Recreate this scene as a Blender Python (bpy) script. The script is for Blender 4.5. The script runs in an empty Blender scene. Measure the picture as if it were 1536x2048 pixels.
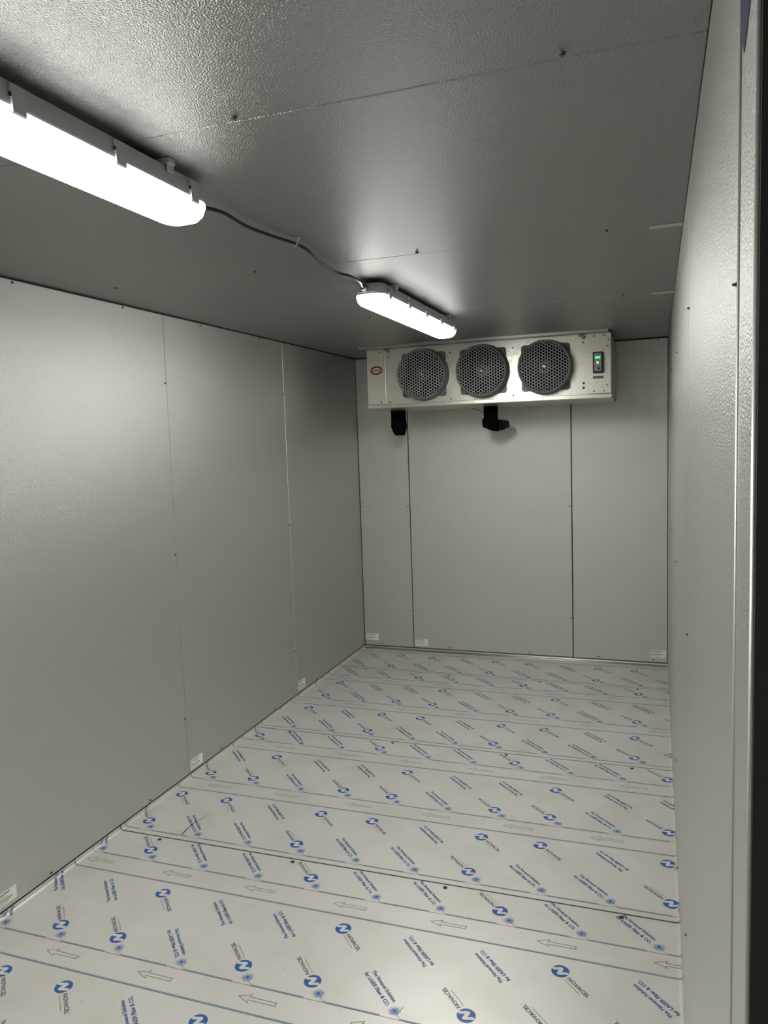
import bpy, bmesh, math, random
from mathutils import Vector, Matrix
random.seed(7)
C = bpy.context.scene.collection

# ---------------------------------------------------------------- camera, world, exposure
cam_data = bpy.data.cameras.new('camera')
cam = bpy.data.objects.new('camera', cam_data)
C.objects.link(cam)
cam_data.sensor_fit = 'HORIZONTAL'
cam_data.sensor_width = 36.0
cam_data.lens = 36.0 * 1537.5 / 1536.0
cam_data.clip_start = 0.01
R_ = Vector((0.9426832, 0.33205553, -0.03297738))
F_ = Vector((-0.33368844, 0.93787724, -0.09507005))
U_ = R_.cross(F_)
CAM = Vector((2.23549, -5.71817, 1.66722))
cam.matrix_world = Matrix(((R_.x, U_.x, -F_.x, CAM.x), (R_.y, U_.y, -F_.y, CAM.y), (R_.z, U_.z, -F_.z, CAM.z), (0, 0, 0, 1)))
bpy.context.scene.camera = cam

world = bpy.data.worlds.new('world')
bpy.context.scene.world = world
world.use_nodes = True
world.node_tree.nodes['Background'].inputs[0].default_value = (0.05, 0.055, 0.06, 1)
world.node_tree.nodes['Background'].inputs[1].default_value = 0.3

vs = bpy.context.scene.view_settings
vs.view_transform = 'Standard'
vs.look = 'None'
vs.gamma = 1
vs.use_curve_mapping = False
vs.exposure = 0.0
LAMP = 74.0
LAMP_COL = (1.0, 1.0, 0.965, 1)

# room: x 0..W (left to right), y 0 (far wall) towards the camera, z up
W, H = 2.3142, 2.30
FZ = -0.02                      # floor sheet level; its upturned lip reaches z = 0
YF = -6.55                      # wall behind the camera

# ---------------------------------------------------------------- helpers
def hexc(r, g, b):
    f = lambda c: (c / 255 / 12.92) if c / 255 <= 0.04045 else ((c / 255 + 0.055) / 1.055) ** 2.4
    return (f(r), f(g), f(b), 1)

def mat(name, col, rough=0.5, metal=0.0, emit=None, estr=0.0, bump=None, noise=None, rnoise=None, spec=0.5, coat=0.0):
    m = bpy.data.materials.new(name)
    m.use_nodes = True
    nt = m.node_tree
    p = nt.nodes['Principled BSDF']
    p.inputs['Base Color'].default_value = col
    p.inputs['Roughness'].default_value = rough
    p.inputs['Metallic'].default_value = metal
    p.inputs['Specular IOR Level'].default_value = spec
    p.inputs['Coat Weight'].default_value = coat
    if emit:
        p.inputs['Emission Color'].default_value = emit
        p.inputs['Emission Strength'].default_value = estr
    tc = nt.nodes.new('ShaderNodeTexCoord')
    def tex(scale, detail, vec=(1, 1, 1), kind='ShaderNodeTexNoise'):
        mp = nt.nodes.new('ShaderNodeMapping'); mp.inputs['Scale'].default_value = vec
        nt.links.new(tc.outputs['Object'], mp.inputs['Vector'])
        n = nt.nodes.new(kind); n.inputs['Scale'].default_value = scale
        if kind == 'ShaderNodeTexNoise': n.inputs['Detail'].default_value = detail
        nt.links.new(mp.outputs['Vector'], n.inputs['Vector'])
        return n
    if noise:                   # (scale, detail, colour 2, low, high, stretch)
        n = tex(noise[0], noise[1], noise[5] if len(noise) > 5 else (1, 1, 1))
        r = nt.nodes.new('ShaderNodeMapRange')
        r.inputs['From Min'].default_value = noise[3]; r.inputs['From Max'].default_value = noise[4]
        nt.links.new(n.outputs[0], r.inputs['Value'])
        mx = nt.nodes.new('ShaderNodeMix'); mx.data_type = 'RGBA'
        mx.inputs[6].default_value = col; mx.inputs[7].default_value = noise[2]
        nt.links.new(r.outputs[0], mx.inputs[0]); nt.links.new(mx.outputs[2], p.inputs['Base Color'])
    if rnoise:                  # (scale, detail, rough low, rough high)
        n = tex(rnoise[0], rnoise[1])
        r = nt.nodes.new('ShaderNodeMapRange')
        r.inputs['From Min'].default_value = 0.3; r.inputs['From Max'].default_value = 0.7
        r.inputs['To Min'].default_value = rnoise[2]; r.inputs['To Max'].default_value = rnoise[3]
        nt.links.new(n.outputs[0], r.inputs['Value']); nt.links.new(r.outputs[0], p.inputs['Roughness'])
    if bump:                    # (scale, detail, strength, distance, stretch)
        n = tex(bump[0], bump[1], bump[4] if len(bump) > 4 else (1, 1, 1))
        b = nt.nodes.new('ShaderNodeBump')
        b.inputs['Strength'].default_value = bump[2]; b.inputs['Distance'].default_value = bump[3]
        nt.links.new(n.outputs[0], b.inputs['Height']); nt.links.new(b.outputs[0], p.inputs['Normal'])
    return m

EMB = (300, 1.5, 1.0, 0.0030)
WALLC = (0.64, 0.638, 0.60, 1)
M = {
 'wall': mat('embossed galvanised steel', WALLC, 0.37, 0.80, bump=(300, 1.5, 1.0, 0.0019), noise=(420, 1, (0.46, 0.458, 0.43, 1), 0.35, 0.65)),
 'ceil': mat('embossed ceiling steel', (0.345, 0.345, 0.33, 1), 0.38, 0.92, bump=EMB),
 'floor': mat('film covered steel', (0.60, 0.588, 0.555, 1), 0.42, 0.42, noise=(4, 8, (0.54, 0.52, 0.475, 1), 0.42, 0.75), rnoise=(2, 2, 0.41, 0.47), bump=(6, 2, 0.1, 0.003)),
 'steel': mat('bare sheet steel', (0.42, 0.415, 0.39, 1), 0.3, 1.0),
 'galv': mat('spangled galvanised housing', (0.66, 0.64, 0.56, 1), 0.34, 0.9, noise=(45, 3, (0.6, 0.585, 0.52, 1), 0.4, 0.62), bump=(70, 2, 0.12, 0.001), rnoise=(40, 2, 0.3, 0.4)),
 'gap': mat('dark joint', (0.012, 0.012, 0.01, 1), 0.7),
 'screw': mat('dulled screw', (0.12, 0.12, 0.11, 1), 0.45, 0.7),
 'body': mat('grey fixture plastic', (0.5, 0.5, 0.53, 1), 0.5),
 'clip': mat('grey clip plastic', (0.52, 0.52, 0.54, 1), 0.5),
 'diff': mat('lit diffuser', (0.9, 0.9, 0.88, 1), 0.4, emit=LAMP_COL, estr=LAMP),
 'black': mat('black rubber', (0.006, 0.006, 0.006, 1), 0.5),
 'cable': mat('black cable sheath', (0.008, 0.008, 0.008, 1), 0.28),
 'foam': mat('black foam insulation', (0.003, 0.003, 0.003, 1), 0.8, spec=0.05),
 'guard': mat('dark grey guard plastic', (0.13, 0.13, 0.132, 1), 0.42),
 'grille': mat('grey guard mesh plastic', (0.3, 0.3, 0.305, 1), 0.4),
 'bead': mat('smooth joint bead', (0.62, 0.61, 0.57, 1), 0.42, 0.8),
 'jamb_shade': mat('dark grey shaded jamb', (0.035, 0.035, 0.032, 1), 0.6),  # doorway jamb faces, their shade painted in as a flat dark grey
 'inside': mat('dark housing interior', (0.008, 0.008, 0.008, 1), 0.6, 0.4),
 'blade': mat('dark fan blade', (0.010, 0.010, 0.010, 1), 0.3, 0.4),
 'hub': mat('bright motor cap', (0.6, 0.6, 0.56, 1), 0.25, 1.0),
 'red': mat('badge red', hexc(120, 8, 18), 0.35),
 'white': mat('white print', (0.72, 0.7, 0.67, 1), 0.4),
 'paper': mat('white sticker paper', (0.74, 0.74, 0.69, 1), 0.5),
 'ink': mat('grey sticker print', (0.14, 0.14, 0.13, 1), 0.5),
 'greyface': mat('grey controller face', (0.3, 0.31, 0.31, 1), 0.35),
 'green': mat('lit green display', (0.02, 0.3, 0.1, 1), 0.3, emit=(0.1, 0.8, 0.32, 1), estr=1.0),
 'lime': mat('lit lime lamp', (0.3, 0.5, 0.05, 1), 0.3, emit=(0.55, 0.95, 0.14, 1), estr=0.95),
 'blue': mat('logo blue print', (0.010, 0.075, 0.29, 1), 0.4),
 'navy': mat('navy print', (0.03, 0.075, 0.215, 1), 0.4),
 'dark': mat('dark grey print', (0.05, 0.065, 0.11, 1), 0.4),
 'glow': mat('pale blue print', (0.2, 0.32, 0.55, 1), 0.35),
 'line': mat('grey blue line print', (0.19, 0.25, 0.34, 1), 0.4),
 'film': mat('unprinted film', (0.55, 0.545, 0.5, 1), 0.34, 0.1),
 'bluefilm': mat('dark blue film', (0.03, 0.045, 0.12, 1), 0.35),
 'tape': mat('silver tape', (0.6, 0.59, 0.54, 1), 0.4, 0.35),
 'scuff': mat('brownish scuff', (0.2, 0.185, 0.15, 1), 0.5),
 'fin': mat('coil fins', (0.04, 0.036, 0.034, 1), 0.4, 0.8),
 'brass': mat('bolt metal', (0.28, 0.26, 0.2, 1), 0.35, 0.9),
}

# the lamp's strip shines down: the diffuser is brightest underneath and weaker on its flanks
nt = M['diff'].node_tree; gn = nt.nodes.new('ShaderNodeNewGeometry'); sx_ = nt.nodes.new('ShaderNodeSeparateXYZ'); mr = nt.nodes.new('ShaderNodeMapRange')
nt.links.new(gn.outputs['True Normal'], sx_.inputs[0]); nt.links.new(sx_.outputs['Z'], mr.inputs['Value'])
mr.inputs['From Min'].default_value = -0.92; mr.inputs['From Max'].default_value = -0.45; mr.inputs['To Min'].default_value = LAMP; mr.inputs['To Max'].default_value = LAMP * 0.14
nt.links.new(mr.outputs[0], nt.nodes['Principled BSDF'].inputs['Emission Strength'])

def link(name, bm, m, parent=None, smooth=False, bevel=0.0, mats=None, norm=True):
    me = bpy.data.meshes.new(name)
    if norm: bmesh.ops.recalc_face_normals(bm, faces=bm.faces)
    bm.to_mesh(me); bm.free()
    for k in (mats or [m]): me.materials.append(M[k])
    o = bpy.data.objects.new(name, me)
    C.objects.link(o)
    if smooth:
        for p in me.polygons: p.use_smooth = True
    if bevel:
        b = o.modifiers.new('bevel', 'BEVEL'); b.width = bevel; b.segments = 2; b.limit_method = 'ANGLE'
    if parent: o.parent = parent; o.matrix_parent_inverse = parent.matrix_world.inverted() if False else Matrix.Translation(-Vector(parent.location))
    return o

def struct(name, bm, m, **k):
    o = link(name, bm, m, **k); o['kind'] = 'structure'; return o

def tag(o, label, cat, group=None):
    o['label'] = label; o['category'] = cat
    if group: o['group'] = group
    return o

def thing(name, loc, label, cat, group=None):
    o = bpy.data.objects.new(name, None); C.objects.link(o); o.location = loc; o.empty_display_size = 0.05
    return tag(o, label, cat, group)

def box(bm, a, b, mi=0):
    v = [bm.verts.new((x, y, z)) for x in (a[0], b[0]) for y in (a[1], b[1]) for z in (a[2], b[2])]
    for f in ((0, 1, 3, 2), (4, 6, 7, 5), (0, 4, 5, 1), (2, 3, 7, 6), (0, 2, 6, 4), (1, 5, 7, 3)):
        bm.faces.new([v[i] for i in f]).material_index = mi
    return v

def cyl(bm, c, axis, r, h, n=24, r2=None, mi=0, caps=True):
    """cylinder from centre c along axis for length h"""
    a = Vector(axis).normalized(); q = a.to_track_quat('Z', 'Y')
    r2 = r if r2 is None else r2
    A = [bm.verts.new(Vector(c) + q @ Vector((r * math.cos(t), r * math.sin(t), 0))) for t in (2 * math.pi * i / n for i in range(n))]
    B = [bm.verts.new(Vector(c) + q @ Vector((r2 * math.cos(t), r2 * math.sin(t), h))) for t in (2 * math.pi * i / n for i in range(n))]
    for i in range(n):
        bm.faces.new((A[i], A[(i + 1) % n], B[(i + 1) % n], B[i])).material_index = mi
    if caps:
        bm.faces.new(A[::-1]).material_index = mi; bm.faces.new(B).material_index = mi

def tube(bm, pts, radii, n=12, mi=0):
    pts = [Vector(p) for p in pts]
    if not hasattr(radii, '__len__'): radii = [radii] * len(pts)
    rings = []; up = Vector((0, 0, 1))
    for i, p in enumerate(pts):
        d = (pts[min(i + 1, len(pts) - 1)] - pts[max(i - 1, 0)]).normalized()
        s = d.cross(up)
        if s.length < 1e-3: s = Vector((1, 0, 0))
        s.normalize(); t = s.cross(d).normalized()
        rings.append([bm.verts.new(p + radii[i] * (math.cos(a) * s + math.sin(a) * t)) for a in (2 * math.pi * k / n for k in range(n))])
    for A, B in zip(rings, rings[1:]):
        for k in range(n): bm.faces.new((A[k], A[(k + 1) % n], B[(k + 1) % n], B[k])).material_index = mi
    bm.faces.new(rings[0][::-1]).material_index = mi; bm.faces.new(rings[-1]).material_index = mi

def loft(bm, rings, mi=0, caps=True):
    L = [[bm.verts.new(p) for p in r] for r in rings]
    n = len(L[0])
    for A, B in zip(L, L[1:]):
        for k in range(n): bm.faces.new((A[k], A[(k + 1) % n], B[(k + 1) % n], B[k])).material_index = mi
    if caps:
        bm.faces.new(L[0][::-1]).material_index = mi; bm.faces.new(L[-1]).material_index = mi

def smooth_path(pts, k=8):
    P = [Vector(p) for p in pts]; out = []
    for i in range(len(P) - 1):
        p0, p1, p2, p3 = P[max(i - 1, 0)], P[i], P[i + 1], P[min(i + 2, len(P) - 1)]
        for j in range(k):
            t = j / k
            out.append(0.5 * ((2 * p1) + (-p0 + p2) * t + (2 * p0 - 5 * p1 + 4 * p2 - p3) * t * t + (-p0 + 3 * p1 - 3 * p2 + p3) * t ** 3))
    out.append(P[-1]); return out

def shape2d(outlines, thick=0.0):
    """filled flat shape with holes in XY -> (verts, faces); thickness centred on z = 0"""
    cu = bpy.data.curves.new('tmp', 'CURVE'); cu.dimensions = '2D'; cu.fill_mode = 'BOTH'; cu.extrude = thick / 2
    for o in outlines:
        s = cu.splines.new('POLY'); s.points.add(len(o) - 1); s.use_cyclic_u = True
        for i, p in enumerate(o): s.points[i].co = (p[0], p[1], 0, 1)
    return curve_mesh(cu)

def curve_mesh(cu):
    ob = bpy.data.objects.new('tmp', cu); C.objects.link(ob)
    bpy.context.view_layer.update()
    dg = bpy.context.evaluated_depsgraph_get()
    me = ob.evaluated_get(dg).to_mesh()
    vs_ = [v.co.copy() for v in me.vertices]; fs = [tuple(p.vertices) for p in me.polygons]
    ob.evaluated_get(dg).to_mesh_clear()
    bpy.data.objects.remove(ob); bpy.data.curves.remove(cu)
    return vs_, fs

def text2d(s, width, height, bold=0.0):
    """text fitted to width x cap height, baseline start at the origin"""
    cu = bpy.data.curves.new('tmp', 'FONT'); cu.body = s; cu.size = 1; cu.resolution_u = 2; cu.offset = bold
    v, f = curve_mesh(cu)
    x0 = min(p.x for p in v); x1 = max(p.x for p in v)
    sx = width / (x1 - x0); sy = height / 0.73
    return [Vector(((p.x - x0) * sx, p.y * sy, 0)) for p in v], f

def put(bm, vf, fn, mi=0):
    vv = [bm.verts.new(fn(p)) for p in vf[0]]
    for f in vf[1]:
        try: bm.faces.new([vv[i] for i in f]).material_index = mi
        except ValueError: pass

def circ(cx, cy, r, n=32, ry=None):
    ry = r if ry is None else ry
    return [(cx + r * math.cos(2 * math.pi * i / n), cy + ry * math.sin(2 * math.pi * i / n)) for i in range(n)]

# ---------------------------------------------------------------- walls and ceiling (separate steel panels with open joints)
G = 0.0035
def panels(name, axis, pos, cuts, lo, hi, thick, m, gap=G):
    """panels standing on the plane axis=pos; cuts along the other horizontal axis; lo..hi the third"""
    bm = bmesh.new()
    for a, b in zip(cuts, cuts[1:]):
        a2, b2 = sorted((a, b)); a2 += gap / 2; b2 -= gap / 2
        p0, p1 = sorted((pos, pos + thick))
        if axis == 'x': box(bm, (p0, a2, lo), (p1, b2, hi))
        elif axis == 'y': box(bm, (a2, p0, lo), (b2, p1, hi))
        else: box(bm, (lo, a2, p0), (hi, b2, p1))
    bmesh.ops.bevel(bm, geom=bm.edges[:], offset=0.0016, segments=1, affect='EDGES')
    s = pos + thick * 0.6; e = pos + thick
    p0, p1 = sorted((s, e)); c0, c1 = min(cuts), max(cuts)
    if axis == 'x': box(bm, (p0, c0, lo), (p1, c1, hi), 1)
    elif axis == 'y': box(bm, (c0, p0, lo), (c1, p1, hi), 1)
    else: box(bm, (lo, c0, p0), (hi, c1, p1), 1)
    return struct(name, bm, m, mats=[m, 'gap'])

YD0, YD1 = -5.006, -5.93        # doorway in the right wall, beside the photographer
wl = panels('wall_left', 'x', 0.0, [0, -1.262, -2.514, -3.766, -5.018, YF], 0.004, H - 0.006, -0.06, 'wall')
wb = panels('wall_back', 'y', 0.0, [0, 0.4176, 1.6558, W], 0.004, H - 0.008, 0.06, 'wall', 0.006)
wr = panels('wall_right', 'x', W, [0, -1.385, -2.405, -3.54, -4.852, YD0], 0.002, H - 0.0015, 0.06, 'wall')
wf = panels('wall_front', 'y', YF, [0, 1.15, W], 0.004, H - 0.006, -0.06, 'wall')
CS = [0.0, -0.607, -1.853, -3.093, -4.313, -5.55, YF]
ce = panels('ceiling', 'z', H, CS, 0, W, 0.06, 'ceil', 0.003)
bm = bmesh.new()                 # wall beyond the doorway, and the piece over it
box(bm, (W, YF, 0.004), (W + 0.1, YD1, H - 0.006)); box(bm, (W, YD1, 2.08), (W + 0.1, YD0, H - 0.006))
struct('wall_side', bm, 'wall')
bm = bmesh.new(); box(bm, (W + 0.0005, YD0 - 0.004, 0.0), (W + 0.1, YD0 + 0.0, 2.08)); box(bm, (W + 0.0005, YD1, 0.0), (W + 0.1, YD1 + 0.004, 2.08))
struct('trim_1', bm, 'jamb_shade')
door = thing('door_1', (W + 0.13, YD1, 0), '', ''); del door['label']; del door['category']; door['kind'] = 'structure'
bm = bmesh.new(); box(bm, (W + 0.1, YD1, 0.0), (W + 0.16, YD0, 2.08)); link('door_slab', bm, 'wall', door, bevel=0.004)
bm = bmesh.new(); tube(bm, [(W + 0.1, YD1 + 0.12, 1.0), (W + 0.06, YD1 + 0.12, 1.0), (W + 0.06, YD1 + 0.12, 1.2), (W + 0.1, YD1 + 0.12, 1.2)], 0.009); link('door_handle', bm, 'steel', door, smooth=True)
# dark joint lines at the head and foot of the walls
bm = bmesh.new()
box(bm, (-0.03, YF, -0.03), (-0.004, 0, 0.02)); box(bm, (-0.03, YF, H - 0.02), (-0.004, 0, H + 0.03))
box(bm, (-0.02, 0.004, -0.03), (W + 0.02, 0.03, 0.02)); box(bm, (-0.02, 0.005, H - 0.02), (W + 0.02, 0.03, H + 0.03))
box(bm, (W + 0.004, YD0, -0.03), (W + 0.03, 0, 0.02)); box(bm, (W + 0.004, YD0, H - 0.02), (W + 0.03, 0, H + 0.03))
struct('trim_2', bm, 'gap')

# screws: parts of their walls
def screw(parent, c, nrm, r=0.0065):
    bm = bmesh.new(); n = Vector(nrm)
    c = Vector(c)
    cyl(bm, c - 0.003 * n, n, r, 0.0055, 14, r * 0.75)
    cyl(bm, c + 0.002 * n, n, r * 0.55, 0.0035, 6, r * 0.5)
    link('screw', bm, 'screw', parent, bevel=0)
for z in (0.297, 1.131, 1.968):
    for y in (-1.271, -2.526, -3.778): screw(wl, (0, y, z), (1, 0, 0))
    for x in (0.4, 1.641): screw(wb, (x, 0, z), (0, -1, 0))
    for y in (-1.40, -2.42, -3.60): screw(wr, (W, y, z), (-1, 0, 0), 0.0045)
    screw(wb, (0.008, 0, z), (0, -1, 0), 0.005)
screw(wr, (W, -4.838, 1.812), (-1, 0, 0), 0.003)
for y, rb in ((-4.852, 0.0024), (YD0 + 0.004, 0.0032)):
    bm = bmesh.new(); cyl(bm, (W, y, 0.005), (0, 0, 1), rb, H - 0.012 if y > -5 else 2.07, 16); link('joint_bead', bm, 'bead', wr, smooth=True)
for y in (-0.329, -0.955, -1.583, -2.207, -2.837, -3.466):
    screw(wl, (0, y, 0.016), (1, 0, 0), 0.0055)
for y in (-0.93, -1.56, -2.188, -2.809, -3.433, -4.06):
    screw(wl, (0, y, 2.284), (1, 0, 0), 0.006)
for x in (0.146, 0.713, 1.332, 1.837, 2.22): screw(wb, (x, 0, 0.02), (0, -1, 0), 0.0065)
screw(wb, (2.249, 0, 2.283), (0, -1, 0))
for y in (-0.625, -1.875, -3.115, -4.335):
    for x in (0.207, 0.833, 1.46, 2.087): screw(ce, (x, y, H), (0, 0, -1), 0.0075)

# ---------------------------------------------------------------- floor: steel sheets with upturned edges under a printed film
KF = (CAM.z - FZ) / CAM.z
fx = lambda x: CAM.x + KF * (x - CAM.x)
fy = lambda y: CAM.y + KF * (y - CAM.y)
FM = ['floor', 'blue', 'navy', 'dark', 'glow', 'line', 'gap', 'film', 'steel', 'scuff']
LIP, RAD = 0.0195, 0.012

def lip_profile(n=5):
    """(distance out from the fold, inward offset from wall, height) of the upturned edge"""
    pts = [(0.0, RAD, 0.0)]
    for i in range(1, n + 1):
        a = math.pi / 2 * i / n
        pts.append((RAD * a, RAD - RAD * math.sin(a), RAD * (1 - math.cos(a))))
    pts.append((RAD * math.pi / 2 + LIP - RAD, 0.0, LIP))
    return pts
LP = lip_profile()
def fold(u):
    """u = unfolded distance past the fold line -> (inset from wall, height)"""
    for (a, i0, h0), (b, i1, h1) in zip(LP, LP[1:]):
        if u <= b:
            t = (u - a) / (b - a); return i0 + t * (i1 - i0), h0 + t * (h1 - h0)
    return LP[-1][1], LP[-1][2]
UMAX = LP[-1][0]
BR = 0.03                       # the cove at the far wall is wider
def foldpt(p, eps):
    x, y = p.x, p.y
    z = FZ + eps
    nx = ny = 0.0
    X, Y = x, y
    if x < RAD:
        i, h = fold(RAD - x); X = i + eps * (h > 0.001); z = FZ + h + eps
    elif x > W - RAD:
        i, h = fold(x - (W - RAD)); X = W - i - eps * (h > 0.001); z = FZ + h + eps
    if y > -BR:
        u = (y + BR) / BR * (UMAX + 0.0)
        i, h = fold(min(u, UMAX)); Y = -i * BR / RAD - eps * (h > 0.001); z = max(z, FZ + h + eps)
    return Vector((X, Y, z))

# base sheet as a grid following the folds
bm = bmesh.new()
xs = [RAD - a for a, _, _ in LP][::-1] + [0.3 + i * 0.29 for i in range(6)] + [W - RAD + a for a, _, _ in LP]
ys = [-BR + BR * a / UMAX for a, _, _ in LP][::-1] + [-0.3 - 0.25 * i for i in range(25)] + [YF]
grid = [[bm.verts.new(foldpt(Vector((x, y, 0)), 0.0)) for y in ys] for x in xs]
for i in range(len(xs) - 1):
    for j in range(len(ys) - 1):
        bm.faces.new((grid[i][j], grid[i][j + 1], grid[i + 1][j + 1], grid[i + 1][j])).material_index = 8 if j < len(LP) - 1 else 0

# -- print motifs, built once in a text frame (s along the text, t up)
def poly(bm, pts, mi): bm.faces.new([bm.verts.new((p[0], p[1], 0)) for p in pts]).material_index = mi
def motif_logo():
    b = bmesh.new()
    R0 = 0.0275
    put(b, shape2d([circ(0, 0, R0, 36)]), lambda p: Vector((p.x, p.y, 0)), 1)
    n1 = [(-1.0, -0.34), (-0.80, -0.60), (-0.50, -0.42), (-0.26, 0.0), (0.02, -0.52), (0.26, -0.64), (0.50, -0.44), (0.72, 0.02), (1.0, 0.34), (0.80, 0.60), (0.50, 0.42), (0.26, 0.0), (-0.02, 0.52), (-0.26, 0.64), (-0.50, 0.44), (-0.72, -0.02)]
    put(b, shape2d([[(x * R0 * 0.97, y * R0 * 0.97) for x, y in n1]]), lambda p: Vector((p.x, p.y, 0.0003)), 7)
    put(b, text2d('NOVACEL', 0.094, 0.0135, 0.02), lambda p: Vector((p.x + 0.036, p.y - 0.004, 0)), 3)
    put(b, text2d('Protect The Surface', 0.07, 0.0042), lambda p: Vector((p.x + 0.038, p.y - 0.0155, 0)), 3)
    poly(b, [(0.1335, 0.0085), (0.1355, 0.0085), (0.1355, 0.0105), (0.1335, 0.0105)], 3)
    return b
def motif_text():
    b = bmesh.new()
    put(b, text2d('The Novacel Solution', 0.152, 0.0125, 0.028), lambda p: Vector((p.x, p.y, 0)), 2)
    put(b, text2d('for LASER Fiber & CO', 0.156, 0.0135, 0.028), lambda p: Vector((p.x - 0.003, p.y - 0.0245, 0)), 2)
    put(b, text2d('2', 0.0045, 0.006, 0.01), lambda p: Vector((p.x + 0.1545, p.y - 0.027, 0)), 2)
    return b
def motif_burst():
    b = bmesh.new()
    put(b, shape2d([circ(0, 0, 0.0112, 20)]), lambda p: Vector((p.x, p.y, 0)), 4)
    put(b, shape2d([circ(0, 0, 0.0056, 16)]), lambda p: Vector((p.x, p.y, 0.0003)), 1)
    for k in range(14):
        a = 2 * math.pi * (k + 0.3) / 14; c, s_ = math.cos(a), math.sin(a)
        r0, r1, w = 0.0095, 0.0195, 0.0011
        poly(b, [(r0 * c + w * s_, r0 * s_ - w * c), (r1 * c + 0.5 * w * s_, r1 * s_ - 0.5 * w * c), (r1 * c - 0.5 * w * s_, r1 * s_ + 0.5 * w * c), (r0 * c - w * s_, r0 * s_ + w * c)], 2)
    return b
def as_data(b):
    b.verts.index_update()
    d = ([v.co.copy() for v in b.verts], [(tuple(v.index for v in f.verts), f.material_index) for f in b.faces])
    b.free(); return d
LOGO, TEXT, BURST = as_data(motif_logo()), as_data(motif_text()), as_data(motif_burst())
TH = math.radians(-45)
def stamp(bm, data, s, t, flip, ox, oy):
    """put a motif at (s, t) of the 45 degree text frame whose origin is the burst centre"""
    ct, st_ = math.cos(TH), math.sin(TH)
    sg = -1 if flip else 1
    vv = []
    for p in data[0]:
        S, T = s + sg * p.x, t + sg * p.y
        vv.append(bm.verts.new((ox + S * ct - T * st_, oy + S * st_ + T * ct, p.z)))
    for f, mi in data[1]:
        try: bm.faces.new([vv[i] for i in f]).material_index = mi
        except ValueError: pass
def rect(bm, x0, x1, y0, y1, mi): poly(bm, [(x0, y0), (x1, y0), (x1, y1), (x0, y1)], mi)
def arrow(bm, x, y):
    """outlined arrow pointing to -x, tip at (x, y)"""
    out = [(0, 0), (0.040, 0.0175), (0.0345, 0.0065), (0.127, 0.0065), (0.1235, 0), (0.127, -0.0065), (0.0345, -0.0065), (0.040, -0.0175)]
    w = 0.0007
    for i in range(len(out)):
        a = Vector(out[i]); b = Vector(out[(i + 1) % len(out)]); d = (b - a).normalized(); n = Vector((-d.y, d.x)) * w
        a -= d * w; b += d * w
        poly(bm, [(x + q.x, y + q.y) for q in (a + n, a - n, b - n, b + n)], 3)

BX = 0.2433
sheets = [  # y top (joint), y bottom, burst phase, [(burst line y, which k%3 is special, special type, arrow phase)]
 (0.20, -0.607, 0.192, [(-0.055, 1, 'A', None), (-0.575, 1, 'A', None)]),
 (-0.607, -1.845, 0.226, [(-0.798, 2, 'A', 0.0955), (-1.295, 1, 'B', 0.369), (-1.806, 2, 'A', None)]),
 (-1.845, -3.085, 0.1365, [(-2.025, 0, 'A', 0.25), (-2.540, 2, 'B', 0.159), (-3.050, 0, 'A', None)]),
 (-3.085, -4.325, 0.0555, [(-3.260, 1, 'A', 0.043), (-3.774, 0, 'B', 0.314), (-4.289, 1, 'A', None)]),
 (-4.325, YF + 0.05, 0.02, [(-4.50, 1, 'A', 0.05), (-5.014, 0, 'B', 0.2), (-5.53, 1, 'A', 0.1), (-6.04, 0, 'B', 0.3)]),
]
pb = bmesh.new()
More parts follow.
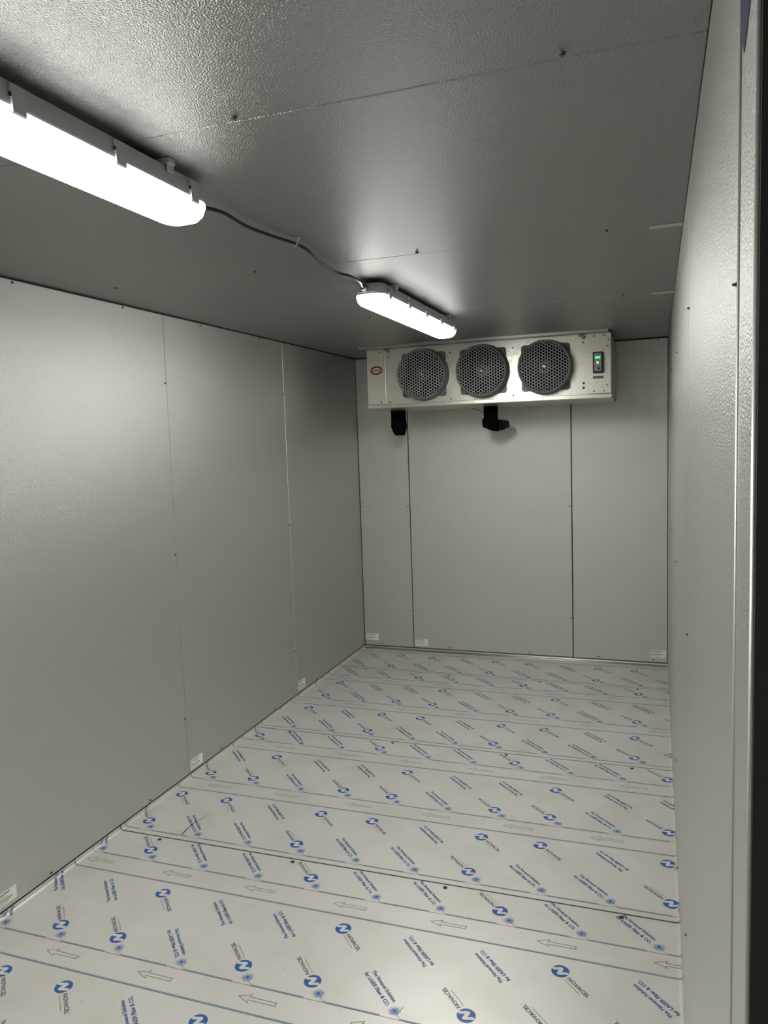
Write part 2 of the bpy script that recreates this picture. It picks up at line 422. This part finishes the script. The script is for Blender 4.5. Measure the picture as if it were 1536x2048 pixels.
for yt, yb, ph, rows in sheets:
    sb = bmesh.new()
    for ly, kk, typ, aph in rows:
        for k in range(-2, 12):
            bx_ = ph + BX * k; by = ly + 0.028
            special = (k % 3 == kk)
            t_ = typ if special else ('B' if typ == 'A' else 'A')
            stamp(sb, BURST, 0, 0, False, bx_, by)
            # leader from the burst to the line
            a = Vector((bx_ + 0.008, by - 0.009)); b = Vector((bx_ + 0.026, ly)); d = (b - a).normalized(); n = Vector((-d.y, d.x)) * 0.0007
            poly(sb, [a + n, a - n, b - n, b + n], 3)
            if t_ == 'B':
                stamp(sb, LOGO, -0.424, 0.014, False, bx_, by)
                stamp(sb, TEXT, -0.185, 0.012, False, bx_, by)
            else:
                stamp(sb, LOGO, -0.059, 0.003, True, bx_, by)
                stamp(sb, TEXT, -0.294, 0.004, True, bx_, by)
            x0 = bx_ + 0.026
            rect(sb, x0, x0 + 0.18, ly - 0.0030, ly + 0.0030, 5)
            rect(sb, x0, x0 + BX, ly - 0.0030, ly - 0.0020, 3); rect(sb, x0, x0 + 0.18, ly + 0.0020, ly + 0.0028, 3)
        l2 = ly - 0.108
        for j in range(-1, 8):
            rect(sb, j * 0.3645 + 0.0012, (j + 1) * 0.3645, l2 - 0.0032, l2 + 0.0032, 5)
            rect(sb, j * 0.3645 + 0.0012, (j + 1) * 0.3645, l2 - 0.0032, l2 - 0.0024, 3); rect(sb, j * 0.3645 + 0.0012, (j + 1) * 0.3645, l2 + 0.0024, l2 + 0.0032, 3)
        if aph is not None:
            for j in range(-2, 7): arrow(sb, aph + 0.3645 * j, ly - 0.052)
    # into floor coordinates, trimmed to the sheet and to the room
    for v in sb.verts: v.co.x = fx(v.co.x); v.co.y = fy(v.co.y)
    def cut(co, no, clear):
        bmesh.ops.bisect_plane(sb, geom=sb.verts[:] + sb.edges[:] + sb.faces[:], plane_co=co, plane_no=no, clear_outer=clear)
    cut((0, fy(yt) if yt < 0 else -0.002, 0), (0, 1, 0), True)
    cut((0, fy(yb) + (0.001), 0), (0, -1, 0), True)
    cut((RAD - UMAX + 0.002, 0, 0), (-1, 0, 0), True); cut((W - RAD + UMAX - 0.002, 0, 0), (1, 0, 0), True)
    for a, _, _ in LP[:-1]:
        cut((RAD - a, 0, 0), (1, 0, 0), False); cut((W - RAD + a, 0, 0), (1, 0, 0), False)
        if yt > 0: cut((0, -BR + BR * a / UMAX, 0), (0, 1, 0), False)
    sb.verts.index_update()
    vv = [pb.verts.new(foldpt(v.co, 0.0006 + v.co.z)) for v in sb.verts]
    for f in sb.faces: 
        nf = pb.faces.new([vv[v.index] for v in f.verts]); nf.material_index = f.material_index
    sb.free()
# joints between the sheets, rivet holes and a scuff
def lay(pts, mi, eps=0.0010): pb.faces.new([pb.verts.new(foldpt(Vector((x, y, 0)), eps)) for x, y in pts]).material_index = mi
for yj in (-0.607, -1.845, -3.085, -4.325):
    Yj = fy(yj)
    seq = [RAD - a for a, _, _ in LP][::-1] + [W - RAD + a for a, _, _ in LP]
    for a, b in zip(seq, seq[1:]):
        w = 0.0016 if yj < -3 else 0.0009
        lay([(a, Yj - w), (b, Yj - w), (b, Yj + w), (a, Yj + w)], 6)
        lay([(a, Yj + w), (b, Yj + w), (b, Yj + w + 0.003), (a, Yj + w + 0.003)], 8, 0.0008)
    for x in (0.244, 0.871, 1.498, 2.124):
        c = (fx(x), fy(yj - 0.021)); pts = circ(c[0], c[1], 0.0085, 14); lay(pts, 6, 0.0014)
sc = smooth_path([(0.289, -3.01, 0), (0.283, -2.955, 0), (0.287, -2.90, 0), (0.307, -2.818, 0)], 6)
for i, (a, b) in enumerate(zip(sc, sc[1:])):
    w = 0.0022 * (1 - i / len(sc)) + 0.0004; lay([(a.x - w, a.y), (a.x + w, a.y), (b.x + w, b.y), (b.x - w, b.y)], 6)
rs = random.Random(11)           # small scuffs and dirt marks on the film
for i in range(170):
    x, y = rs.uniform(0.05, W - 0.05), rs.uniform(-4.6, -0.1); a = rs.uniform(0, math.pi); l = rs.uniform(0.001, 0.013); w = rs.uniform(0.0003, 0.0010)
    dx, dy = math.cos(a) * l, math.sin(a) * l; nx_, ny_ = -math.sin(a) * w, math.cos(a) * w
    lay([(x - dx, y - dy), (x + nx_, y + ny_), (x + dx, y + dy), (x - nx_, y - ny_)], 9, 0.0011)
for f in pb.faces:
    f.normal_update()
    if f.normal.z < 0: f.normal_flip()
tmp = bpy.data.meshes.new('tmp'); pb.to_mesh(tmp); pb.free(); bm.from_mesh(tmp); bpy.data.meshes.remove(tmp)
for f in bm.faces:
    f.normal_update()
    if f.normal.z < 0: f.normal_flip()
struct('floor', bm, 'floor', mats=FM, norm=False)

# ---------------------------------------------------------------- evaporator with three fans under the ceiling
YU = -0.62
X0, X1, Z0, Z1 = 0.333, 1.968, 1.876, 2.283
FX = (0.745, 1.153, 1.562); FZc = 2.090
ev = thing('evaporator_unit', (1.15, -0.34, Z0), 'wide galvanised metal cooling unit with three round fans below the ceiling', 'cooling unit')
def xz(y): return lambda p: Vector((p.x, y + p.z, p.y))
bm = bmesh.new()                # front sheet with three round openings
put(bm, shape2d([[(X0, Z0 + 0.02), (1.83, Z0 + 0.02), (1.83, Z1), (X0, Z1)]] + [circ(x, FZc, 0.152, 48) for x in FX], 0.003), xz(YU + 0.0015))
box(bm, (X0, YU + 0.003, Z0 + 0.005), (X0 + 0.003, -0.06, Z1)); box(bm, (X1 - 0.003, YU + 0.003, Z0 + 0.005), (X1, -0.06, Z1))
box(bm, (X0, YU + 0.003, Z1 - 0.003), (X1, -0.06, Z1))
link('housing', bm, 'galv', ev)
bm = bmesh.new(); box(bm, (X0 + 0.003, -0.075, Z0 + 0.02), (X1 - 0.003, -0.065, Z1 - 0.004)); box(bm, (X0 + 0.004, YU + 0.14, Z0 + 0.02), (X0 + 0.01, -0.08, Z1 - 0.004))
box(bm, (X0 + 0.01, YU + 0.1, Z0 + 0.012), (X1 - 0.01, -0.08, Z0 + 0.018))
link('inner_lining', bm, 'inside', ev)
bm = bmesh.new()
for i in range(250):
    x = X0 + 0.14 + i * 0.0052
    box(bm, (x, YU + 0.19, Z0 + 0.03), (x + 0.0012, YU + 0.24, Z1 - 0.02))
o = link('coil_fins', bm, 'fin', ev)
bm = bmesh.new(); box(bm, (1.829, YU - 0.004, Z0 + 0.03), (X1, YU + 0.002, Z1)); link('access_panel', bm, 'galv', ev, bevel=0.0015)
bm = bmesh.new(); box(bm, (X0 - 0.0005, YU - 0.003, Z0 + 0.03), (0.4665, YU - 0.0002, Z1 - 0.002)); link('end_panel', bm, 'galv', ev, bevel=0.001)
bm = bmesh.new()                # drip tray with rolled lip
prof = [(YU - 0.010, Z0 + 0.028), (YU - 0.012, Z0 + 0.004), (YU - 0.008, Z0), (-0.10, Z0 - 0.012), (-0.055, Z0 + 0.02), (-0.055, Z0 + 0.03), (-0.06, Z0 + 0.024), (-0.10, Z0 - 0.006), (YU - 0.004, Z0 + 0.005), (YU - 0.0035, Z0 + 0.028)]
loft(bm, [[(x, y, z) for y, z in prof] for x in (X0 - 0.002, X1 + 0.004)])
link('drip_tray', bm, 'galv', ev, bevel=0.002)
bm = bmesh.new()
prof = [(-0.70, 2.2995), (-0.70, 2.283), (-0.697, 2.281), (-0.66, 2.281), (-0.66, 2.2855), (-0.694, 2.2855), (-0.694, 2.2995)]
loft(bm, [[(x, y, z) for y, z in prof] for x in (0.30, 1.955)]); box(bm, (0.30, -0.66, 2.2860), (1.955, -0.60, 2.2985))
link('mounting_rail', bm, 'steel', ev, bevel=0.0008)
for x in (0.492, 1.80):
    bm = bmesh.new(); cyl(bm, (x, YU - 0.018, 2.252), (0, 0, 1), 0.0045, 0.034, 10); cyl(bm, (x, YU - 0.018, 2.258), (0, 0, 1), 0.010, 0.008, 6); cyl(bm, (x - 0.02, YU - 0.012, 2.270), (0, 0, 1), 0.009, 0.008, 6)
    box(bm, (x - 0.028, YU - 0.026, 2.268), (x + 0.014, YU - 0.002, 2.2705)); link('hanger_bolt', bm, 'brass', ev)
# honeycomb guard
def guard_bm(cx):
    bm = bmesh.new(); p = 0.0192; R = 0.160; yg = YU - 0.083
    hx = p * math.sqrt(3) / 2
    for i in range(-11, 12):
        for j in range(-11, 12):
            x = i * hx; z = (j + (0.5 if i % 2 else 0)) * p
            if math.hypot(x, z) > R - 0.003: continue
            o_, n_ = [], []
            for k in range(12):
                a = 2 * math.pi * k / 12
                ro = p / math.sqrt(3) if k % 2 == 0 else p / 2
                o_.append((x + ro * math.cos(a), z + ro * math.sin(a))); n_.append((x + 0.0077 * math.cos(a), z + 0.0077 * math.sin(a)))
            def dome(q, dy=0.0): return (cx + q[0], yg - 0.010 * (1 - (q[0] ** 2 + q[1] ** 2) / R ** 2) + dy, FZc + q[1])
            A = [bm.verts.new(dome(q)) for q in o_]; B = [bm.verts.new(dome(q)) for q in n_]; D = [bm.verts.new(dome(q, 0.004)) for q in n_]
            for k in range(12):
                k2 = (k + 1) % 12
                bm.faces.new((A[k], A[k2], B[k2], B[k])); bm.faces.new((B[k], B[k2], D[k2], D[k]))
    return bm
def shroud_bm(cx):
    bm = bmesh.new(); n = 48
    prof = [(0.154, -0.083), (0.1665, -0.084), (0.1685, -0.080), (0.1715, -0.045), (0.1745, -0.010), (0.1765, -0.006), (0.1765, 0.0), (0.152, 0.0), (0.152, -0.03), (0.154, -0.079)]
    rings = [[(cx + r * math.cos(2 * math.pi * k / n), YU + dy, FZc + r * math.sin(2 * math.pi * k / n)) for k in range(n)] for r, dy in prof]
    L = [[bm.verts.new(q) for q in r] for r in rings]
    for a in range(len(L)):
        A, B = L[a], L[(a + 1) % len(L)]
        for k in range(n): bm.faces.new((A[k], A[(k + 1) % n], B[(k + 1) % n], B[k]))
    return bm
def flange_bm(cx):
    out = []
    for q in range(4):
        for a0 in (-14, -7, 0, 7, 14):
            a = math.radians(q * 90 + a0); out.append((cx + 0.158 * math.cos(a), FZc + 0.152 * math.sin(a)))
        a = math.radians(q * 90 + 45); sx = 1 if math.cos(a) > 0 else -1; sz = 1 if math.sin(a) > 0 else -1
        c = (cx + sx * 0.134, FZc + sz * 0.128)
        for a0 in (-60, -30, 0, 30, 60): b = a + math.radians(a0); out.append((c[0] + 0.0215 * math.cos(b), c[1] + 0.0215 * math.sin(b)))
    bm = bmesh.new(); put(bm, shape2d([out, circ(cx, FZc, 0.1515, 40)], 0.008), xz(YU - 0.0045)); return bm
def fan_bm(cx):
    bm = bmesh.new()
    for b in range(5):
        a0 = 2 * math.pi * b / 5 + 0.4; rows = []
        for i in range(7):
            r = 0.04 + 0.017 * i; row = []
            for j in range(5):
                t = j / 4; a = a0 + (t - 0.5) * (0.75 - 0.05 * i) + 0.06 * i
                row.append(bm.verts.new((cx + r * math.cos(a), YU - 0.015 + 0.05 * t - 0.006 * math.sin(math.pi * t), FZc + r * math.sin(a))))
            rows.append(row)
        for A, B in zip(rows, rows[1:]):
            for j in range(4): bm.faces.new((A[j], A[j + 1], B[j + 1], B[j]))
    return bm
for cx in FX:
    g = link('fan_guard', guard_bm(cx), 'grille', ev)
    s = link('guard_ring', shroud_bm(cx), 'guard', g, smooth=True); s.parent = g; s.matrix_parent_inverse = Matrix.Identity(4)
    s = link('guard_flange', flange_bm(cx), 'guard', g, bevel=0.0015); s.parent = g; s.matrix_parent_inverse = Matrix.Identity(4)
    f = link('fan', fan_bm(cx), 'blade', ev); f.modifiers.new('solid', 'SOLIDIFY').thickness = 0.002
    bm = bmesh.new(); cyl(bm, (cx, YU - 0.040, FZc), (0, 1, 0), 0.022, 0.012, 24, 0.036); cyl(bm, (cx, YU - 0.028, FZc), (0, 1, 0), 0.040, 0.13, 24)
    m_ = link('fan_motor', bm, 'guard', f, bevel=0.003); m_.matrix_parent_inverse = Matrix.Identity(4)
    bm = bmesh.new(); cyl(bm, (cx, YU - 0.060, FZc), (0, 1, 0), 0.012, 0.021, 18, 0.024)
    m_ = link('motor_cap', bm, 'hub', f, bevel=0.003); m_.matrix_parent_inverse = Matrix.Identity(4)
# badge
def ell(cx, cz, a, b, n=40): return [(cx + a * math.cos(2 * math.pi * i / n), cz + b * math.sin(2 * math.pi * i / n)) for i in range(n)]
bm = bmesh.new()
put(bm, shape2d([ell(0.402, 2.139, 0.049, 0.0325)], 0.001), xz(YU - 0.0042), 0)
put(bm, shape2d([ell(0.402, 2.139, 0.046, 0.030)], 0.001), xz(YU - 0.0050), 1)
put(bm, shape2d([ell(0.402, 2.139, 0.033, 0.0175)], 0.001), xz(YU - 0.0058), 0)
put(bm, shape2d([[(0.3595, 2.1305), (0.4445, 2.1305), (0.4445, 2.1475), (0.3595, 2.1475)]], 0.001), xz(YU - 0.0060), 1)
put(bm, text2d('TRENTON', 0.079, 0.0125, 0.01), lambda p: Vector((0.3625 + p.x, YU - 0.0068, 2.1328 + p.y)), 0)
b_ = link('badge', bm, 'white', ev, mats=['white', 'red']); b_['label'] = 'red oval maker badge'
# controller
bm = bmesh.new(); box(bm, (1.859, YU - 0.034, 2.034), (1.923, YU - 0.004, 2.165)); ct = link('controller', bm, 'black', ev, bevel=0.005)
bm = bmesh.new(); box(bm, (1.868, YU - 0.036, 2.046), (1.911, YU - 0.0335, 2.157)); q = link('controller_face', bm, 'greyface', ct); q.matrix_parent_inverse = Matrix.Identity(4)
bm = bmesh.new(); box(bm, (1.873, YU - 0.0368, 2.122), (1.905, YU - 0.0355, 2.138)); q = link('display', bm, 'green', ct); q.matrix_parent_inverse = Matrix.Identity(4); q['label'] = 'lit green display'
bm = bmesh.new(); cyl(bm, (1.889, YU - 0.0385, 2.098), (0, 1, 0), 0.008, 0.003, 18)
q = link('indicator_lamp', bm, 'lime', ct); q.matrix_parent_inverse = Matrix.Identity(4); q['label'] = 'lit yellow green lamp'
for dx, dz in ((-0.0125, 0), (0.0125, 0), (0, 0.0125)):
    bm = bmesh.new(); cyl(bm, (1.889 + dx, YU - 0.0375, 2.098 + dz), (0, 1, 0), 0.003, 0.002, 12)
    q = link('button', bm, 'black', ct); q.matrix_parent_inverse = Matrix.Identity(4)
for a, b in (((1.869, 2.0735), (1.910, 2.0755)), ((1.886, 2.148), (1.894, 2.151)), ((1.889, 2.055), (1.904, 2.067))):
    bm = bmesh.new(); box(bm, (a[0], YU - 0.0367, a[1]), (b[0], YU - 0.0355, b[1])); q = link('face_print', bm, 'black', ct); q.matrix_parent_inverse = Matrix.Identity(4)
bm = bmesh.new(); box(bm, (1.858, YU - 0.0052, 2.000), (1.922, YU - 0.0038, 2.016)); link('name_strip', bm, 'ink', ev)
bm = bmesh.new()
for z in (1.976, 1.947): cyl(bm, (1.80, YU - 0.0035, z), (0, 1, 0), 0.0075, 0.003, 20)
link('knockout_hole', bm, 'black', ev)
for x, z in ((1.353, 2.229), (1.35, 1.92), (0.93, 2.226), (0.927, 1.92), (0.43, 2.262), (0.431, 1.918), (0.497, 1.917), (0.496, 2.223), (1.867, 2.267), (1.927, 2.267), (1.953, 2.238), (1.943, 1.958), (1.924, 1.923), (1.864, 1.923), (1.947, 2.2), (1.799, 2.231)):
    bm = bmesh.new(); cyl(bm, (x, YU - 0.009, z), (0, 1, 0), 0.0042, 0.006, 10, 0.0055); link('panel_screw', bm, 'screw', ev)

# ---------------------------------------------------------------- pipes below the unit
def rr(cx, cy, a, b, z, n=6, r=0.35):
    pts = []
    for q, (sx, sy) in enumerate(((1, 1), (-1, 1), (-1, -1), (1, -1))):
        R0 = min(a, b) * r
        for k in range(n):
            t = math.pi / 2 * (q + k / (n - 1)); pts.append((cx + sx * (a - R0) + R0 * math.cos(t), cy + sy * (b - R0) + R0 * math.sin(t), z))
    return pts
bm = bmesh.new()
loft(bm, [rr(0.442, -0.29, 0.047, 0.045, 1.8665), rr(0.443, -0.29, 0.048, 0.046, 1.80), rr(0.445, -0.29, 0.052, 0.047, 1.748), rr(0.448, -0.29, 0.040, 0.040, 1.708), rr(0.450, -0.29, 0.030, 0.034, 1.690), rr(0.450, -0.29, 0.026, 0.03, 1.686)])
tag(link('insulated_pipe', bm, 'foam', smooth=True, bevel=0.0), 'black foam wrapped pipe stub with tapered end, left under the cooling unit', 'pipe')
pv = thing('drain_fitting', (1.13, -0.29, 1.72), 'black drain elbow and trap hanging under the middle of the cooling unit', 'pipe fitting')
bm = bmesh.new(); loft(bm, [rr(1.133, -0.29, 0.046, 0.045, 1.8655), rr(1.131, -0.29, 0.045, 0.045, 1.82), rr(1.132, -0.29, 0.043, 0.044, 1.76), rr(1.132, -0.29, 0.04, 0.04, 1.735)])
link('riser', bm, 'foam', pv, smooth=True)
bm = bmesh.new(); tube(bm, smooth_path([(1.088, -0.345, 1.752), (1.105, -0.335, 1.752), (1.135, -0.31, 1.742), (1.16, -0.28, 1.733), (1.185, -0.25, 1.735)], 5), [0.030, 0.034, 0.036] + [0.036] * 6 + [0.041] * 8 + [0.038] * 4, 20)
link('elbow', bm, 'foam', pv, smooth=True)
bm = bmesh.new()
for i, (x, r, w) in enumerate(((1.170, 0.0435, 0.010), (1.190, 0.039, 0.009), (1.206, 0.036, 0.010), (1.222, 0.030, 0.008))):
    cyl(bm, (x, -0.265 + (x - 1.17) * 0.9, 1.734 + (x - 1.17) * 0.1), (0.75, 0.65, 0.05), r, w, 24)
cyl(bm, (1.19, -0.25, 1.736), (0.75, 0.65, 0.05), 0.028, 0.06, 20)
link('clamp_ring', bm, 'black', pv, bevel=0.002)
bm = bmesh.new(); tube(bm, [(1.21, -0.24, 1.742), (1.24, -0.24, 1.728), (1.265, -0.245, 1.718), (1.272, -0.245, 1.706), (1.262, -0.245, 1.701)], 0.0022, 8)
link('wire', bm, 'cable', pv, smooth=True)
bm = bmesh.new(); tube(bm, [(1.002, -0.30, 1.862), (1.04, -0.30, 1.846), (1.088, -0.30, 1.825)], 0.0022, 8)
link('wire', bm, 'cable', pv, smooth=True)

# ---------------------------------------------------------------- strip lamps
LX = 1.155
def plan(y0, y1, hw, z, r, n=7, cx=LX):
    pts = []
    for q, (sx, sy) in enumerate(((1, 1), (-1, 1), (-1, -1), (1, -1))):
        for k in range(n):
            t = math.pi / 2 * (q + k / (n - 1)); pts.append((cx + sx * (hw - r) + r * math.cos(t), (y1 if sy > 0 else y0) - sy * r + r * math.sin(t), z))
    return pts
def lamp(y0, y1, label, gland_near):
    t = thing('strip_light', (LX, (y0 + y1) / 2, H), label, 'light', 'long strip lights on the ceiling')
    bm = bmesh.new()
    loft(bm, [plan(y0 + 0.02, y1 - 0.02, 0.048, 2.288, 0.03), plan(y0 + 0.006, y1 - 0.006, 0.057, 2.284, 0.038), plan(y0, y1, 0.061, 2.268, 0.042), plan(y0, y1, 0.0625, 2.246, 0.044), plan(y0, y1, 0.0625, 2.242, 0.044)])
    link('lamp_body', bm, 'body', t)
    bm = bmesh.new()
    loft(bm, [plan(y0 - 0.001, y1 + 0.001, 0.0635, 2.2415, 0.045), plan(y0 - 0.001, y1 + 0.001, 0.0635, 2.232, 0.045), plan(y0 + 0.003, y1 - 0.003, 0.0585, 2.216, 0.044), plan(y0 + 0.012, y1 - 0.012, 0.048, 2.204, 0.04), plan(y0 + 0.03, y1 - 0.03, 0.034, 2.198, 0.03)])
    link('diffuser', bm, 'diff', t)
    for i in range(5):
        y = y0 + 0.08 + i * (y1 - y0 - 0.16) / 4
        for s in (-1, 1):
            bm = bmesh.new(); x = LX + s * 0.0625
            prof = [(0, 2.279), (0.003, 2.279), (0.0052, 2.262), (0.0060, 2.232), (0.0030, 2.2295), (0.0008, 2.2300), (0.0008, 2.243), (-0.001, 2.2435)]
            loft(bm, [[(x + s * a, y + d, z) for a, z in prof] for d in (-0.015, 0.015)])
            link('clip', bm, 'clip', t)
            bm = bmesh.new(); box(bm, (x + s * 0.004 - 0.002, y - 0.0185, 2.256), (x + s * 0.004 + 0.001, y - 0.0155, 2.263)); link('clip_slot', bm, 'black', t)
    for y in (y0 + 0.17, y1 - 0.17):
        bm = bmesh.new(); box(bm, (LX - 0.07, y - 0.012, 2.287), (LX + 0.07, y + 0.012, 2.2995)); box(bm, (LX + 0.063, y - 0.012, 2.270), (LX + 0.066, y + 0.012, 2.292)); box(bm, (LX - 0.066, y - 0.012, 2.270), (LX - 0.063, y + 0.012, 2.292))
        link('mounting_bracket', bm, 'clip', t, bevel=0.001)
    yg, d = (y0, -1) if gland_near else (y1, 1)
    bm = bmesh.new(); cyl(bm, (LX - 0.012, yg, 2.265), (0, d, 0), 0.0165, 0.012, 6); cyl(bm, (LX - 0.012, yg + d * 0.012, 2.265), (0, d, 0), 0.0145, 0.016, 20, 0.010)
    link('cable_gland', bm, 'guard', t, bevel=0.001)
    bm = bmesh.new(); box(bm, (LX - 0.048, yg - 0.002, 2.249), (LX + 0.030, yg + 0.0022 , 2.281)); 
    for v in bm.verts: v.co.y += d * 0.0012
    link('end_plate', bm, 'body', t, bevel=0.001)
    return t
lamp(-5.245, -4.03, 'lit strip light nearer the camera, cut off by the left edge of the photo', False)
lamp(-2.785, -1.565, 'lit strip light farther away, whole in view, close in front of the cooling unit', True)

# cable between the lamps, with its clip
GX = LX - 0.012
cb = smooth_path([(GX, -4.01, 2.265), (GX + 0.004, -3.97, 2.266), (1.163, -3.89, 2.271), (1.152, -3.75, 2.272), (1.156, -3.62, 2.277), (1.172, -3.475, 2.282), (1.182, -3.40, 2.276), (1.165, -3.27, 2.270), (1.152, -3.10, 2.268), (1.170, -3.01, 2.268), (1.172, -2.92, 2.264), (GX + 0.012, -2.85, 2.262), (GX, -2.80, 2.265)], 8)
bm = bmesh.new(); tube(bm, cb, 0.0048, 12)
cbl = tag(link('power_cable', bm, 'cable', smooth=True), 'black cable sagging along the ceiling between the two strip lights', 'cable')
bm = bmesh.new(); tube(bm, [(1.164, -3.475, 2.2995), (1.164, -3.475, 2.279), (1.172, -3.475, 2.2755), (1.180, -3.475, 2.279), (1.180, -3.475, 2.288), (1.188, -3.475, 2.2955)], 0.003, 8); box(bm, (1.160, -3.479, 2.297), (1.190, -3.471, 2.2995))
tag(link('cable_clip', bm, 'clip'), 'small pale clip holding the black cable to the ceiling between the lights', 'clip')

# ---------------------------------------------------------------- stickers and tape
def sticker(axis, a0, a1, z0, z1, label):
    bm = bmesh.new()
    def bx_(u0, u1, w0, w1, d, mi):
        if axis == 'x': box(bm, (0.0002, u0, w0), (d, u1, w1), mi)
        else: box(bm, (u0, -d, w0), (u1, -0.0002, w1), mi)
    bx_(a0, a1, z0, z1, 0.0008, 0)
    w, h = a1 - a0, z1 - z0
    dirn = 1
    for z, s, e, hh in ((0.84, 0.18, 0.72, 0.09), (0.84, 0.05, 0.11, 0.12), (0.70, 0.18, 0.5, 0.03), (0.55, 0.05, 0.66, 0.035), (0.40, 0.05, 0.80, 0.075), (0.26, 0.05, 0.74, 0.035), (0.13, 0.05, 0.6, 0.025)):
        u0, u1 = a0 + w * s, a0 + w * e
        k = u0; rnd = random.Random(int(z * 100))
        while k < u1:
            l = rnd.uniform(0.004, 0.012); bx_(k, min(k + l, u1), z0 + h * (z - hh / 2), z0 + h * (z + hh / 2), 0.0012, 1); k += l + 0.0016
    tag(link('sticker', bm, 'paper', mats=['paper', 'ink']), label, 'sticker', 'small white printed stickers at the foot of the walls')
sticker('x', -3.745, -3.638, 0.021, 0.072, 'white printed sticker low on the left wall, nearest the camera at the photo edge')
sticker('x', -2.502, -2.392, 0.016, 0.067, 'white printed sticker low on the left wall, second from the camera')
sticker('x', -1.240, -1.140, 0.023, 0.080, 'white printed sticker low on the left wall, farthest from the camera')
sticker('y', 0.014, 0.120, 0.045, 0.099, 'white printed sticker low on the far wall, right beside the left corner')
sticker('y', 0.430, 0.535, 0.022, 0.076, 'white printed sticker low on the far wall, just right of the left dark joint')
sticker('y', 2.198, 2.303, 0.040, 0.093, 'white printed sticker low on the far wall, beside the right corner')
for y, dy, lab in ((-3.082, 0.021, 'strip of silver tape over the ceiling joint at the right wall, nearer of two'), (-1.833, 0.025, 'strip of silver tape over the ceiling joint at the right wall, farther of two')):
    bm = bmesh.new()
    v = [(2.214, y - dy + 0.003), (2.3135, y - dy), (2.3135, y + dy - 0.003), (2.214, y + dy)]
    put(bm, shape2d([v], 0.0006), lambda p: Vector((p.x, p.y, H - 0.0008 + p.z)))
    tag(link('tape_strip', bm, 'tape'), lab, 'tape', 'tape strips on the ceiling joints')
bm = bmesh.new()
put(bm, shape2d([[(-4.862, 2.14), (-4.862, 2.035), (-4.882, 2.018), (-4.915, 2.035), (-4.957, 2.055), (-4.968, 2.14)]], 0.0006), lambda p: Vector((W - 0.0006 + p.z, p.x, p.y)))
tag(link('film_scrap', bm, 'bluefilm'), 'dark blue torn scrap of film on the right wall at the top right edge', 'film')
